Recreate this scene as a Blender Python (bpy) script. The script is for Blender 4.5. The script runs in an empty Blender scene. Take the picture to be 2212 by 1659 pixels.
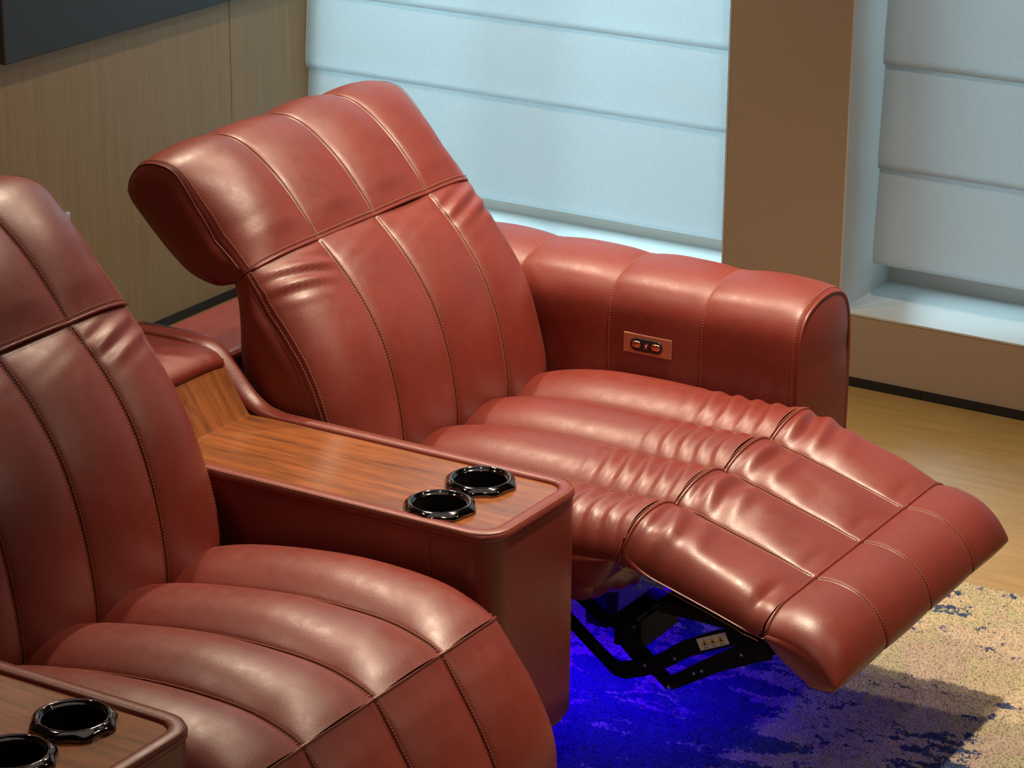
import bpy, bmesh, math, random
import numpy as np
from mathutils import Vector, Matrix, noise

random.seed(7)
scene = bpy.context.scene
col = scene.collection

# ------------------------------------------------------------------ camera
CAM = Vector((1.736, -2.808, 1.9))
PITCH, YAW, ROLL = math.radians(19.744), math.radians(121.349), math.radians(-0.498)
_w = Vector((math.cos(YAW) * math.cos(PITCH), math.sin(YAW) * math.cos(PITCH), -math.sin(PITCH)))
_r = _w.cross(Vector((0, 0, 1))).normalized()
_d = _w.cross(_r)
_c, _s = math.cos(ROLL), math.sin(ROLL)
_r, _d = _c * _r + _s * _d, -_s * _r + _c * _d
camd = bpy.data.cameras.new('camera')
camd.sensor_width = 36
camd.lens = 6000 / 2212 * 36
camd.clip_start = 0.05
cam = bpy.data.objects.new('camera', camd)
col.objects.link(cam)
cam.matrix_world = Matrix(((_r.x, -_d.x, -_w.x, CAM.x), (_r.y, -_d.y, -_w.y, CAM.y), (_r.z, -_d.z, -_w.z, CAM.z), (0, 0, 0, 1)))
scene.camera = cam

# ------------------------------------------------------------------ view, world, lights
scene.view_settings.view_transform = 'Standard'
scene.view_settings.look = 'None'
scene.view_settings.gamma = 1
scene.view_settings.exposure = 0.0
scene.view_settings.use_curve_mapping = False
world = bpy.data.worlds.new('world')
scene.world = world
world.use_nodes = True
bg = world.node_tree.nodes['Background']
bg.inputs[0].default_value = (0.55, 0.75, 0.85, 1)
bg.inputs[1].default_value = 0.25


def spot(name, loc, target, power, color, angle=70, blend=0.6, radius=0.05):
    l = bpy.data.lights.new(name, 'SPOT')
    l.energy = power
    l.color = color
    l.spot_size = math.radians(angle)
    l.spot_blend = blend
    l.shadow_soft_size = radius
    o = bpy.data.objects.new(name, l)
    col.objects.link(o)
    o.location = loc
    o.rotation_euler = (Vector(target) - Vector(loc)).to_track_quat('-Z', 'Y').to_euler()
    return o


def area(name, loc, target, power, color, sx, sy):
    l = bpy.data.lights.new(name, 'AREA')
    l.shape = 'RECTANGLE'
    l.size, l.size_y = sx, sy
    l.energy = power
    l.color = color
    o = bpy.data.objects.new(name, l)
    col.objects.link(o)
    o.location = loc
    o.rotation_euler = (Vector(target) - Vector(loc)).to_track_quat('-Z', 'Y').to_euler()
    return o


WARM = (1.0, 0.80, 0.58)
COOL = (0.55, 0.86, 1.0)
# ceiling downlights of the showroom, then two added wall fills
spot('downlight_over_footrest', (0.32, 0.72, 2.5), (0.05, 0.60, 0.3), 255, WARM, 62, 0.8, 0.035)
spot('downlight_front', (2.6, 1.0, 2.5), (0.2, 0.6, 0.2), 32, WARM, 60, 0.7, 0.035)
spot('downlight_rear', (-1.25, -0.35, 2.5), (-0.4, 0.2, 0.45), 30, WARM, 80, 0.7, 0.035)
spot('downlight_rear_window', (-1.25, 1.15, 2.5), (-0.3, 0.6, 0.4), 110, WARM, 80, 0.7, 0.035)
spot('downlight_headrest', (-0.45, 1.3, 2.5), (-0.4, 0.5, 0.6), 60, WARM, 70, 0.7, 0.035)
spot('downlight_aisle', (1.25, -2.3, 2.5), (0.25, 0.5, 0.2), 26, WARM, 34, 0.9, 0.035)
spot('fill_wood_wall', (-0.9, 0.9, 2.5), (-1.85, 1.3, 0.3), 62, WARM, 90, 0.8, 0.05)  # added wash that brightens the veneer wall, no real fitting
spot('fill_window_wall', (0.1, 0.9, 2.5), (-0.4, 2.1, 0.3), 52, (1.0, 0.87, 0.72), 90, 0.8, 0.05)  # added wash that lifts the pillar and window wall
# added soft fill from overhead, not a fixture of the room
area('overhead_fill', (0.6, -0.6, 2.56), (0.6, -0.6, 0.0), 4.5, (1.0, 0.88, 0.76), 2.4, 2.4)
# daylight outside the two windows
area('daylight_window_1', (-1.30, 3.0, 1.1), (-1.25, 2.2, 0.55), 84, COOL, 1.3, 2.0)
area('daylight_window_2', (0.25, 3.0, 1.1), (0.2, 2.2, 0.45), 12, COOL, 1.3, 2.0)
scene.cycles.max_bounces = 6
scene.cycles.diffuse_bounces = 3
scene.cycles.glossy_bounces = 3
scene.cycles.transmission_bounces = 4
scene.cycles.transparent_max_bounces = 6
scene.cycles.caustics_reflective = False
scene.cycles.caustics_refractive = False
scene.cycles.sample_clamp_indirect = 6
scene.cycles.adaptive_threshold = 0.04

# ------------------------------------------------------------------ materials
def newmat(name):
    m = bpy.data.materials.new(name)
    m.use_nodes = True
    nt = m.node_tree
    return m, nt, nt.nodes['Principled BSDF']


def ramp(nt, stops):
    n = nt.nodes.new('ShaderNodeValToRGB')
    el = n.color_ramp.elements
    while len(el) < len(stops):
        el.new(0.5)
    for e, (p, c) in zip(el, stops):
        e.position = p
        e.color = (*c, 1)
    return n


def tex_noise(nt, scale, detail=3, rough=0.5, vec=None, dist=0.0):
    n = nt.nodes.new('ShaderNodeTexNoise')
    n.inputs['Scale'].default_value = scale
    n.inputs['Detail'].default_value = detail
    n.inputs['Roughness'].default_value = rough
    n.inputs['Distortion'].default_value = dist
    if vec is not None:
        nt.links.new(vec, n.inputs['Vector'])
    return n


def coords(nt, scale=(1, 1, 1), kind='Object'):
    tc = nt.nodes.new('ShaderNodeTexCoord')
    mp = nt.nodes.new('ShaderNodeMapping')
    mp.inputs['Scale'].default_value = scale
    nt.links.new(tc.outputs[kind], mp.inputs['Vector'])
    return mp.outputs[0]


def bump(nt, b, height, strength, dist):
    n = nt.nodes.new('ShaderNodeBump')
    n.inputs['Strength'].default_value = strength
    n.inputs['Distance'].default_value = dist
    nt.links.new(height, n.inputs['Height'])
    nt.links.new(n.outputs[0], b.inputs['Normal'])
    return n


def plain(name, color, rough=0.5, metal=0.0, spec=0.5):
    m, nt, b = newmat(name)
    b.inputs['Base Color'].default_value = (*color, 1)
    b.inputs['Roughness'].default_value = rough
    b.inputs['Metallic'].default_value = metal
    b.inputs['Specular IOR Level'].default_value = spec
    return m


def leather(name, c0, c1, rough=0.42):
    m, nt, b = newmat(name)
    v = coords(nt)
    n1 = tex_noise(nt, 9, 4, 0.6, v)
    r = ramp(nt, [(0.3, c0), (0.7, c1)])
    nt.links.new(n1.outputs[0], r.inputs[0])
    nt.links.new(r.outputs[0], b.inputs['Base Color'])
    n2 = nt.nodes.new('ShaderNodeTexVoronoi')
    n2.inputs['Scale'].default_value = 420
    nt.links.new(v, n2.inputs['Vector'])
    n3 = tex_noise(nt, 55, 3, 0.6, v)
    mx = nt.nodes.new('ShaderNodeMath')
    mx.operation = 'MULTIPLY_ADD'
    mx.inputs[1].default_value = 0.35
    nt.links.new(n2.outputs[0], mx.inputs[0])
    nt.links.new(n3.outputs[0], mx.inputs[2])
    bump(nt, b, mx.outputs[0], 0.10, 0.002)
    rr = ramp(nt, [(0.3, (rough - 0.04,) * 3), (0.7, (rough + 0.05,) * 3)])
    nt.links.new(n3.outputs[0], rr.inputs[0])
    nt.links.new(rr.outputs[0], b.inputs['Roughness'])
    b.inputs['Specular IOR Level'].default_value = 0.75
    return m


M = {}
M['leather'] = leather('red_brown_leather', (0.163, 0.0215, 0.0132), (0.198, 0.0272, 0.0168))
M['thread'] = plain('tan_thread', (0.25, 0.075, 0.034), 0.6)
M['pipe'] = plain('leather_welt', (0.16, 0.018, 0.010), 0.4)


def wood_glossy():
    m, nt, b = newmat('walnut_veneer')
    v = coords(nt, (2.2, 26, 2.2))
    n1 = tex_noise(nt, 3.0, 6, 0.62, v, 0.6)
    v2 = coords(nt, (9, 160, 9))
    n2 = tex_noise(nt, 3.0, 4, 0.6, v2, 0.2)
    mx = nt.nodes.new('ShaderNodeMixRGB')
    mx.inputs[0].default_value = 0.35
    nt.links.new(n1.outputs[0], mx.inputs[1])
    nt.links.new(n2.outputs[0], mx.inputs[2])
    r = ramp(nt, [(0.30, (0.075, 0.028, 0.012)), (0.46, (0.20, 0.068, 0.022)), (0.58, (0.30, 0.095, 0.028)), (0.72, (0.26, 0.10, 0.035))])
    nt.links.new(mx.outputs[0], r.inputs[0])
    nt.links.new(r.outputs[0], b.inputs['Base Color'])
    b.inputs['Roughness'].default_value = 0.24
    bump(nt, b, n2.outputs[0], 0.03, 0.001)
    return m


M['wood'] = wood_glossy()


def wood_wall():
    m, nt, b = newmat('oak_wall_veneer')
    v = coords(nt, (1, 34, 1.2))
    n1 = tex_noise(nt, 3.0, 6, 0.65, v, 0.3)
    v2 = coords(nt, (1, 170, 3))
    n2 = tex_noise(nt, 3.0, 3, 0.6, v2)
    mx = nt.nodes.new('ShaderNodeMixRGB')
    mx.inputs[0].default_value = 0.4
    nt.links.new(n1.outputs[0], mx.inputs[1])
    nt.links.new(n2.outputs[0], mx.inputs[2])
    r = ramp(nt, [(0.3, (0.27, 0.178, 0.092)), (0.7, (0.37, 0.258, 0.142))])
    nt.links.new(mx.outputs[0], r.inputs[0])
    nt.links.new(r.outputs[0], b.inputs['Base Color'])
    b.inputs['Roughness'].default_value = 0.55
    bump(nt, b, n2.outputs[0], 0.06, 0.001)
    return m


M['oak'] = wood_wall()


def painted(name, c, rough=0.7):
    m, nt, b = newmat(name)
    v = coords(nt)
    n = tex_noise(nt, 260, 3, 0.6, v)
    r = ramp(nt, [(0.3, tuple(x * 0.94 for x in c)), (0.7, c)])
    nt.links.new(n.outputs[0], r.inputs[0])
    nt.links.new(r.outputs[0], b.inputs['Base Color'])
    b.inputs['Roughness'].default_value = rough
    bump(nt, b, n.outputs[0], 0.08, 0.0008)
    return m


M['wall'] = painted('tan_wall_paint', (0.43, 0.325, 0.235))
M['wall_plain'] = painted('dim_showroom_wall_paint', (0.16, 0.13, 0.105))
M['ceiling'] = painted('grey_ceiling_paint', (0.26, 0.25, 0.24))
M['reveal'] = painted('white_reveal_paint', (0.62, 0.62, 0.60), 0.5)
M['frame'] = painted('taupe_window_frame', (0.68, 0.58, 0.50), 0.5)
M['black'] = plain('black_skirting', (0.012, 0.012, 0.014), 0.45)
M['charcoal'] = painted('charcoal_panel_finish', (0.035, 0.04, 0.05), 0.6)
M['steel'] = plain('black_powder_coated_steel', (0.004, 0.004, 0.005), 0.6, 0.0, 0.15)
M['boltm'] = plain('zinc_bolt', (0.5, 0.5, 0.52), 0.3, 1.0)
M['undercloth'] = plain('black_lining_cloth', (0.008, 0.007, 0.008), 0.9, 0.0, 0.1)
M['chrome'] = plain('black_chrome', (0.21, 0.19, 0.20), 0.08, 1.0)
M['liner'] = plain('black_cup_liner', (0.006, 0.006, 0.006), 0.35)
M['copper'] = plain('copper_plate', (0.50, 0.23, 0.14), 0.45, 0.55)
M['copper_b'] = plain('copper_button', (0.55, 0.25, 0.15), 0.22, 1.0)
M['plastic'] = plain('black_plastic', (0.012, 0.011, 0.013), 0.28)
M['paper'] = plain('white_label_paper', (0.75, 0.70, 0.64), 0.5)
M['yellow'] = plain('yellow_print', (0.62, 0.46, 0.02), 0.5)
M['ink'] = plain('black_print', (0.02, 0.02, 0.02), 0.5)
M['socket'] = plain('white_socket_plastic', (0.6, 0.6, 0.6), 0.35)


def floor_mat():
    m, nt, b = newmat('honey_wood_floor')
    v = coords(nt, (3, 26, 1))
    n1 = tex_noise(nt, 2.2, 5, 0.6, v, 0.5)
    r = ramp(nt, [(0.3, (0.30, 0.175, 0.05)), (0.7, (0.39, 0.245, 0.08))])
    nt.links.new(n1.outputs[0], r.inputs[0])
    nt.links.new(r.outputs[0], b.inputs['Base Color'])
    b.inputs['Roughness'].default_value = 0.38
    return m


M['floor'] = floor_mat()


def rug_mat():
    m, nt, b = newmat('beige_blue_rug_pile')
    v = coords(nt, (1.0, 1.25, 1))
    big = tex_noise(nt, 4.0, 2, 0.5, v, 0.6)
    rag = tex_noise(nt, 85, 5, 0.75, v)
    vm = coords(nt, (0.75, 1.5, 1))
    mid = tex_noise(nt, 17, 3, 0.55, vm, 1.0)
    # woven pattern: a dense navy field with looser flecks round it
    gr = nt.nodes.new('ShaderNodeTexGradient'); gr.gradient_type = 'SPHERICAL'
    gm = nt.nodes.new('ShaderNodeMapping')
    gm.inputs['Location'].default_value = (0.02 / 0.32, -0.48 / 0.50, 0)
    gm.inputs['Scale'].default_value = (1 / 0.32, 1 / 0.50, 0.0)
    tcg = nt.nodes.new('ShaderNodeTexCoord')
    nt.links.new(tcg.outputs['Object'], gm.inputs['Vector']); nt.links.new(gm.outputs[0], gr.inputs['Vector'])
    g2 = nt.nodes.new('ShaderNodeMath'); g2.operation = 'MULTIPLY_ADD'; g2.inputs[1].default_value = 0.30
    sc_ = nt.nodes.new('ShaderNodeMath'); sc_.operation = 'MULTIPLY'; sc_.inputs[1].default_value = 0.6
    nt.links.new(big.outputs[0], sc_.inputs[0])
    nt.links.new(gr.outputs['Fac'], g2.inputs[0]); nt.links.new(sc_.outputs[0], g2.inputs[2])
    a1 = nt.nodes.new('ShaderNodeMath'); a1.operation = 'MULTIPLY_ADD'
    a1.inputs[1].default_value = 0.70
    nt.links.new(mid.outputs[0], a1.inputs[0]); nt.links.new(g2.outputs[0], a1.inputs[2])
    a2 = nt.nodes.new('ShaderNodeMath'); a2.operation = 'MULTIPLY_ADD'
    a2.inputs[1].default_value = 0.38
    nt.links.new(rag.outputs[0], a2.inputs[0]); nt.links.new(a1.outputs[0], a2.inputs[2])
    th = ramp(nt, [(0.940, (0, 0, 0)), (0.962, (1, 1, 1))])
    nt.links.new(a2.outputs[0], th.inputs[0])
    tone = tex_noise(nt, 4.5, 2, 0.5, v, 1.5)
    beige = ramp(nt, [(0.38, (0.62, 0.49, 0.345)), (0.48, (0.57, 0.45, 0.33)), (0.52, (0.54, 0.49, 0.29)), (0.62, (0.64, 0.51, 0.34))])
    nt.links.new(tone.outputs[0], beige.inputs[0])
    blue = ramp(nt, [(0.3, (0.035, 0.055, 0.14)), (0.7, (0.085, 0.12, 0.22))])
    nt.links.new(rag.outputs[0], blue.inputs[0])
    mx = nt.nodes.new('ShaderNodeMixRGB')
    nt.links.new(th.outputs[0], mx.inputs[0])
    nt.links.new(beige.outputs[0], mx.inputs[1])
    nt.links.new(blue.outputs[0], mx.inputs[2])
    fine = tex_noise(nt, 300, 2, 0.6, v)
    fr = ramp(nt, [(0.36, (0.34, 0.34, 0.34)), (0.50, (0.85, 0.85, 0.85)), (0.7, (1.0, 1.0, 1.0))])
    nt.links.new(fine.outputs[0], fr.inputs[0])
    mu = nt.nodes.new('ShaderNodeMixRGB'); mu.blend_type = 'MULTIPLY'; mu.inputs[0].default_value = 1
    nt.links.new(mx.outputs[0], mu.inputs[1]); nt.links.new(fr.outputs[0], mu.inputs[2])
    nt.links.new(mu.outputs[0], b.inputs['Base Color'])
    b.inputs['Roughness'].default_value = 0.95
    b.inputs['Specular IOR Level'].default_value = 0.1
    bump(nt, b, fine.outputs[0], 0.7, 0.006)
    return m


M['rug'] = rug_mat()


def blind_mat():
    m, nt, b = newmat('white_linen_blind')
    v = coords(nt, (140, 1, 900))
    n1 = tex_noise(nt, 1.0, 2, 0.5, v)
    v2 = coords(nt, (900, 1, 140))
    n2 = tex_noise(nt, 1.0, 2, 0.5, v2)
    ad = nt.nodes.new('ShaderNodeMath')
    nt.links.new(n1.outputs[0], ad.inputs[0]); nt.links.new(n2.outputs[0], ad.inputs[1])
    r = ramp(nt, [(0.7, (0.75, 0.80, 0.82)), (1.0, (0.82, 0.86, 0.87))])
    ad2 = nt.nodes.new('ShaderNodeMath'); ad2.operation = 'MULTIPLY'; ad2.inputs[1].default_value = 0.85
    nt.links.new(ad.outputs[0], ad2.inputs[0]); nt.links.new(ad2.outputs[0], r.inputs[0])
    tr = nt.nodes.new('ShaderNodeBsdfTranslucent')
    nt.links.new(r.outputs[0], tr.inputs[0])
    nt.links.new(r.outputs[0], b.inputs['Base Color'])
    b.inputs['Roughness'].default_value = 0.9
    b.inputs['Specular IOR Level'].default_value = 0.1
    mix = nt.nodes.new('ShaderNodeMixShader')
    mix.inputs[0].default_value = 0.55
    nt.links.new(b.outputs[0], mix.inputs[1]); nt.links.new(tr.outputs[0], mix.inputs[2])
    nt.links.new(mix.outputs[0], nt.nodes['Material Output'].inputs['Surface'])
    return m


M['blind'] = blind_mat()


def glass_mat():
    m, nt, b = newmat('window_glass')
    b.inputs['Base Color'].default_value = (0.95, 0.98, 1, 1)
    b.inputs['Roughness'].default_value = 0.0
    b.inputs['IOR'].default_value = 1.1
    b.inputs['Transmission Weight'].default_value = 1.0
    tp = nt.nodes.new('ShaderNodeBsdfTransparent')
    mix = nt.nodes.new('ShaderNodeMixShader')
    mix.inputs[0].default_value = 0.85
    nt.links.new(b.outputs[0], mix.inputs[1]); nt.links.new(tp.outputs[0], mix.inputs[2])
    nt.links.new(mix.outputs[0], nt.nodes['Material Output'].inputs['Surface'])
    return m


M['glass'] = glass_mat()


def emit(name, c, s):
    m, nt, b = newmat(name)
    b.inputs['Base Color'].default_value = (*c, 1)
    b.inputs['Emission Color'].default_value = (*c, 1)
    b.inputs['Emission Strength'].default_value = s
    return m


M['led'] = emit('blue_light_strip', (0.05, 0.02, 1.0), 6)

# ------------------------------------------------------------------ helpers
def obj(name, verts, faces, mat, parent=None, smooth=True, flip=False):
    me = bpy.data.meshes.new(name)
    if flip:
        faces = [tuple(reversed(f)) for f in faces]
    me.from_pydata([tuple(float(c) for c in v) for v in verts], [], faces)
    me.materials.append(M[mat] if isinstance(mat, str) else mat)
    if smooth:
        me.polygons.foreach_set('use_smooth', [True] * len(me.polygons))
    me.update()
    o = bpy.data.objects.new(name, me)
    col.objects.link(o)
    if parent is not None:
        o.parent = parent
        o.matrix_parent_inverse = Matrix.Translation(-Vector(parent['_org'])) if '_org' in parent else Matrix()
    return o


def bmobj(name, bm, mat, parent=None, smooth=False):
    me = bpy.data.meshes.new(name)
    bm.normal_update()
    bm.to_mesh(me)
    bm.free()
    me.materials.append(M[mat])
    if smooth:
        me.polygons.foreach_set('use_smooth', [True] * len(me.polygons))
    o = bpy.data.objects.new(name, me)
    col.objects.link(o)
    if parent is not None:
        o.parent = parent
    return o


def tag(o, label, cat, group=None, kind=None):
    o['label'] = label
    o['category'] = cat
    if group:
        o['group'] = group
    if kind:
        o['kind'] = kind
    return o


def thing(name, label, cat):
    o = bpy.data.objects.new(name, None)
    o.empty_display_size = 0.1
    col.objects.link(o)
    return tag(o, label, cat)


def box(name, lo, hi, mat, parent=None, bevel=0.0, seg=2):
    bm = bmesh.new()
    bmesh.ops.create_cube(bm, size=1)
    for v in bm.verts:
        v.co = Vector([lo[i] + (v.co[i] + 0.5) * (hi[i] - lo[i]) for i in range(3)])
    if bevel > 0:
        bmesh.ops.bevel(bm, geom=bm.edges[:], offset=bevel, segments=seg, affect='EDGES', profile=0.5)
    return bmobj(name, bm, mat, parent)


def struct(o):
    o['kind'] = 'structure'
    return o


def spline(pts, n):
    """smooth curve through 2-D/3-D points, resampled to n points evenly by length"""
    P = np.array(pts, float)
    Q = np.vstack([2 * P[0] - P[1], P, 2 * P[-1] - P[-2]])
    out = []
    for i in range(1, len(Q) - 2):
        p0, p1, p2, p3 = Q[i - 1:i + 3]
        d1 = max(np.linalg.norm(p1 - p0), 1e-6) ** 0.5
        d2 = max(np.linalg.norm(p2 - p1), 1e-6) ** 0.5
        d3 = max(np.linalg.norm(p3 - p2), 1e-6) ** 0.5
        m1 = (p1 - p0) / d1 - (p2 - p0) / (d1 + d2) + (p2 - p1) / d2
        m2 = (p2 - p1) / d2 - (p3 - p1) / (d2 + d3) + (p3 - p2) / d3
        m1, m2 = m1 * d2, m2 * d2
        for t in np.linspace(0, 1, 40, endpoint=False):
            out.append((2 * t**3 - 3 * t**2 + 1) * p1 + (t**3 - 2 * t**2 + t) * m1 + (-2 * t**3 + 3 * t**2) * p2 + (t**3 - t**2) * m2)
    out.append(P[-1])
    out = np.array(out)
    L = np.concatenate([[0], np.cumsum(np.linalg.norm(np.diff(out, axis=0), axis=1))])
    s = np.linspace(0, L[-1], n)
    return np.stack([np.interp(s, L, out[:, k]) for k in range(out.shape[1])], 1), s


def grid_faces(n, m, off=0):
    return [(off + i * m + j, off + i * m + j + 1, off + (i + 1) * m + j + 1, off + (i + 1) * m + j) for i in range(n - 1) for j in range(m - 1)]


def tube(name, pts, r, mat, parent=None, seg=8, closed=False):
    P = np.array(pts, float)
    n = len(P)
    T = np.gradient(P, axis=0)
    if closed:
        T = np.roll(P, -1, 0) - np.roll(P, 1, 0)
    T /= np.linalg.norm(T, axis=1)[:, None] + 1e-12
    up = np.array([0.0, 0.0, 1.0])
    if abs(T[0] @ up) > 0.9:
        up = np.array([0.0, 1.0, 0.0])
    verts = []
    a = up - (up @ T[0]) * T[0]
    for i in range(n):
        a = a - (a @ T[i]) * T[i]
        a /= np.linalg.norm(a) + 1e-12
        b = np.cross(T[i], a)
        rr = r[i] if hasattr(r, '__len__') else r
        for k in range(seg):
            th = 2 * math.pi * k / seg
            verts.append(P[i] + rr * (math.cos(th) * a + math.sin(th) * b))
    faces = []
    nn = n if closed else n - 1
    for i in range(nn):
        for k in range(seg):
            i2 = (i + 1) % n
            faces.append((i * seg + k, i * seg + (k + 1) % seg, i2 * seg + (k + 1) % seg, i2 * seg + k))
    if not closed:
        faces.append(tuple(reversed(range(seg))))
        faces.append(tuple((n - 1) * seg + k for k in range(seg)))
    return obj(name, verts, faces, mat, parent)


class Stitches:
    """collects little thread dashes along seams; built as one part"""

    def __init__(self):
        self.v, self.f = [], []

    def run(self, pts, nrm, pitch=0.0046, ln=0.0031, r=0.00075, lift=0.0004):
        P = np.array(pts, float)
        N = np.array(nrm, float)
        if N.ndim == 1:
            N = np.repeat(N[None], len(P), 0)
        L = np.concatenate([[0], np.cumsum(np.linalg.norm(np.diff(P, axis=0), axis=1))])
        s = pitch / 2
        while s < L[-1]:
            def at(q):
                return np.array([np.interp(q, L, P[:, k]) for k in range(3)])
            c, e = at(s), at(min(s + ln, L[-1]))
            n = np.array([np.interp(s, L, N[:, k]) for k in range(3)])
            n /= np.linalg.norm(n) + 1e-12
            t = e - c
            t /= np.linalg.norm(t) + 1e-12
            b = np.cross(n, t)
            c, e = c + n * lift, e + n * lift
            o = len(self.v)
            self.v += [c - b * r, c + b * r, c + n * r * 1.2, e - b * r, e + b * r, e + n * r * 1.2, c - t * r * 1.5 - n * r, e + t * r * 1.5 - n * r]
            self.f += [(o, o + 2, o + 5, o + 3), (o + 1, o + 4, o + 5, o + 2), (o, o + 6, o + 2), (o + 1, o + 2, o + 6), (o + 3, o + 5, o + 7), (o + 4, o + 7, o + 5)]
            s += pitch

    def build(self, parent):
        o = obj('stitching', self.v, self.f, 'thread', parent)
        o['kind'] = 'stuff'
        return o


def smooth(a, b, x):
    t = np.clip((np.asarray(x, float) - a) / (b - a), 0, 1)
    return t * t * (3 - 2 * t)


def lump(p, sc, seed):
    return noise.noise(Vector((p[0] * sc + seed * 7.3, p[1] * sc - seed * 3.1, p[2] * sc + seed)))


class Cushion:
    """Channelled upholstery: an xz profile swept along y. Each channel is a
    leather panel of its own; the core mesh closes back, underside and sides."""

    def __init__(self, prof, y0, y1, nch, side=1, ns=64, bulge=0.01, drop=0.03, w=0.45, wr=None, lumps=0.0015, lsc=9, seed=1, ends=(1, 1), env=None, prof_end=None, n0=None):
        self.p, self.s = spline(prof, ns)
        self.pe = spline(prof_end, ns)[0] if prof_end else None
        d = np.gradient(self.p, axis=0)
        d /= np.linalg.norm(d, axis=1)[:, None]
        self.n = np.stack([d[:, 1], -d[:, 0]], 1) * side
        if n0:
            k = (1 - smooth(0.0, 0.14, np.linspace(0, 1, ns)))[:, None]
            q = np.array(n0) / np.linalg.norm(n0)
            self.n = self.n * (1 - k) + q * k
            self.n /= np.linalg.norm(self.n, axis=1)[:, None]
        self.ns, self.y0, self.y1, self.nch = ns, y0, y1, nch
        self.L = self.s[-1]
        f = self.s / self.L
        self.fr = f
        e = np.ones(ns)
        if ends[0]:
            e *= 1 - (1 - np.clip(f / 0.16, 0, 1)) ** 2 * ends[0]
        if ends[1]:
            e *= 1 - (1 - np.clip((1 - f) / 0.16, 0, 1)) ** 2 * ends[1]
        self.env = e if env is None else np.interp(f, np.linspace(0, 1, len(env)), env)
        self.bulge, self.w, self.wr, self.lumps, self.lsc, self.seed = bulge, w, wr, lumps, lsc, seed
        self.drop = np.interp(f, np.linspace(0, 1, len(drop)), drop) if hasattr(drop, '__len__') else np.full(ns, drop)

    def at(self, i, y):
        u = (y - (self.y0 + self.y1) / 2) / ((self.y1 - self.y0) / 2)
        a = min(max((abs(u) - (1 - self.w)) / self.w, 0), 1)
        h = -self.drop[i] * (1 - math.sqrt(max(1 - a * a, 0)))
        tt = (y - self.y0) / (self.y1 - self.y0) * self.nch
        c = min(int(tt + 1e-9), self.nch - 1)
        t = min(max(tt - c, 0), 1)
        h += self.bulge * self.env[i] * (1 - abs(2 * t - 1) ** 2.3)
        wch = (self.y1 - self.y0) / self.nch
        if (c > 0 or t > 0.5) and (c < self.nch - 1 or t < 0.5):
            h -= 0.0022 * math.exp(-(min(t, 1 - t) * wch / 0.0035) ** 2)
        p = np.array([self.p[i, 0], y, self.p[i, 1]])
        if self.pe is not None:
            k = 1 - math.sqrt(max(1 - a * a, 0))
            p = p * (1 - k) + np.array([self.pe[i, 0], y, self.pe[i, 1]]) * k
        if self.wr:
            h += self.wr(self.p[i, 0], self.fr[i], t, c)
        if self.lumps:
            h += self.lumps * lump(p, self.lsc, self.seed + c * 3) * math.sin(math.pi * t) ** 0.5 if 0 < t < 1 else 0
        return p + np.array([self.n[i, 0], 0, self.n[i, 1]]) * h

    def ys(self, c, nt):
        w = (self.y1 - self.y0) / self.nch
        t = 0.5 - 0.5 * np.cos(np.pi * np.linspace(0, 1, nt))
        return self.y0 + w * (c + t)

    def row(self, i, n=80):
        return np.array([self.at(i, y) for y in np.linspace(self.y0, self.y1, n)])

    def colm(self, y):
        return np.array([self.at(i, y) for i in range(self.ns)])

    def panels(self, parent, nt=22, mat='leather'):
        for c in range(self.nch):
            ys = self.ys(c, nt)
            V = [self.at(i, y) for i in range(self.ns) for y in ys]
            obj('leather_panel', V, grid_faces(self.ns, nt), mat, parent, flip=not self._flip())

    def _flip(self):
        i = self.ns // 2
        d = self.p[i + 1] - self.p[i - 1]
        n = self.n[i]
        # face order (i,j),(i,j+1),(i+1,j+1): normal = dy x dprof
        nx = np.cross([0, 1, 0], [d[0], 0, d[1]])
        return (nx[0] * n[0] + nx[2] * n[1]) > 0

    def core(self, name, rear, parent, mat='leather', capb=0.006, capmat=None):
        """rear: xz points from the profile's first end to its last end, behind the panels"""
        R, _ = spline(rear, self.ns)
        V, F = [], []
        ys = np.linspace(self.y0, self.y1, 9)
        inset = 0.004
        for i in range(self.ns):
            for y in ys:
                yy = min(max(y, self.y0 + inset), self.y1 - inset)
                V.append((R[i, 0], yy, R[i, 1]))
        F += grid_faces(self.ns, 9)
        if not self._flip():
            pass
        m = 9
        for sgn, y in ((-1, self.y0), (1, self.y1)):
            off = len(V)
            front = self.colm(y)
            for i in range(self.ns):
                for k in np.linspace(0, 1, m):
                    q = front[i] * (1 - k) + np.array([R[i, 0], y, R[i, 1]]) * k
                    q[1] += sgn * capb * (4 * k * (1 - k)) ** 0.7 * min(1, 6 * self.fr[i], 6 * (1 - self.fr[i])) - sgn * inset * k * k
                    V.append(tuple(q))
            F += grid_faces(self.ns, m, off)
        o = obj(name, V, F, mat, parent)
        bm = bmesh.new()
        bm.from_mesh(o.data)
        bmesh.ops.recalc_face_normals(bm, faces=bm.faces)
        bm.to_mesh(o.data)
        bm.free()
        return o

    def stitch(self, st, both=True, off=0.0032, rng=(0.0, 1.0), seams=None):
        N = np.stack([self.n[:, 0], np.zeros(self.ns), self.n[:, 1]], 1)
        i0, i1 = int(rng[0] * (self.ns - 1)), int(rng[1] * (self.ns - 1)) + 1
        w = (self.y1 - self.y0) / self.nch
        for k in (seams if seams is not None else range(1, self.nch)):
            for sg in ((-1, 1) if both else (1,)):
                y = self.y0 + w * k + sg * off
                st.run(self.colm(y)[i0:i1], N[i0:i1])


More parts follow.
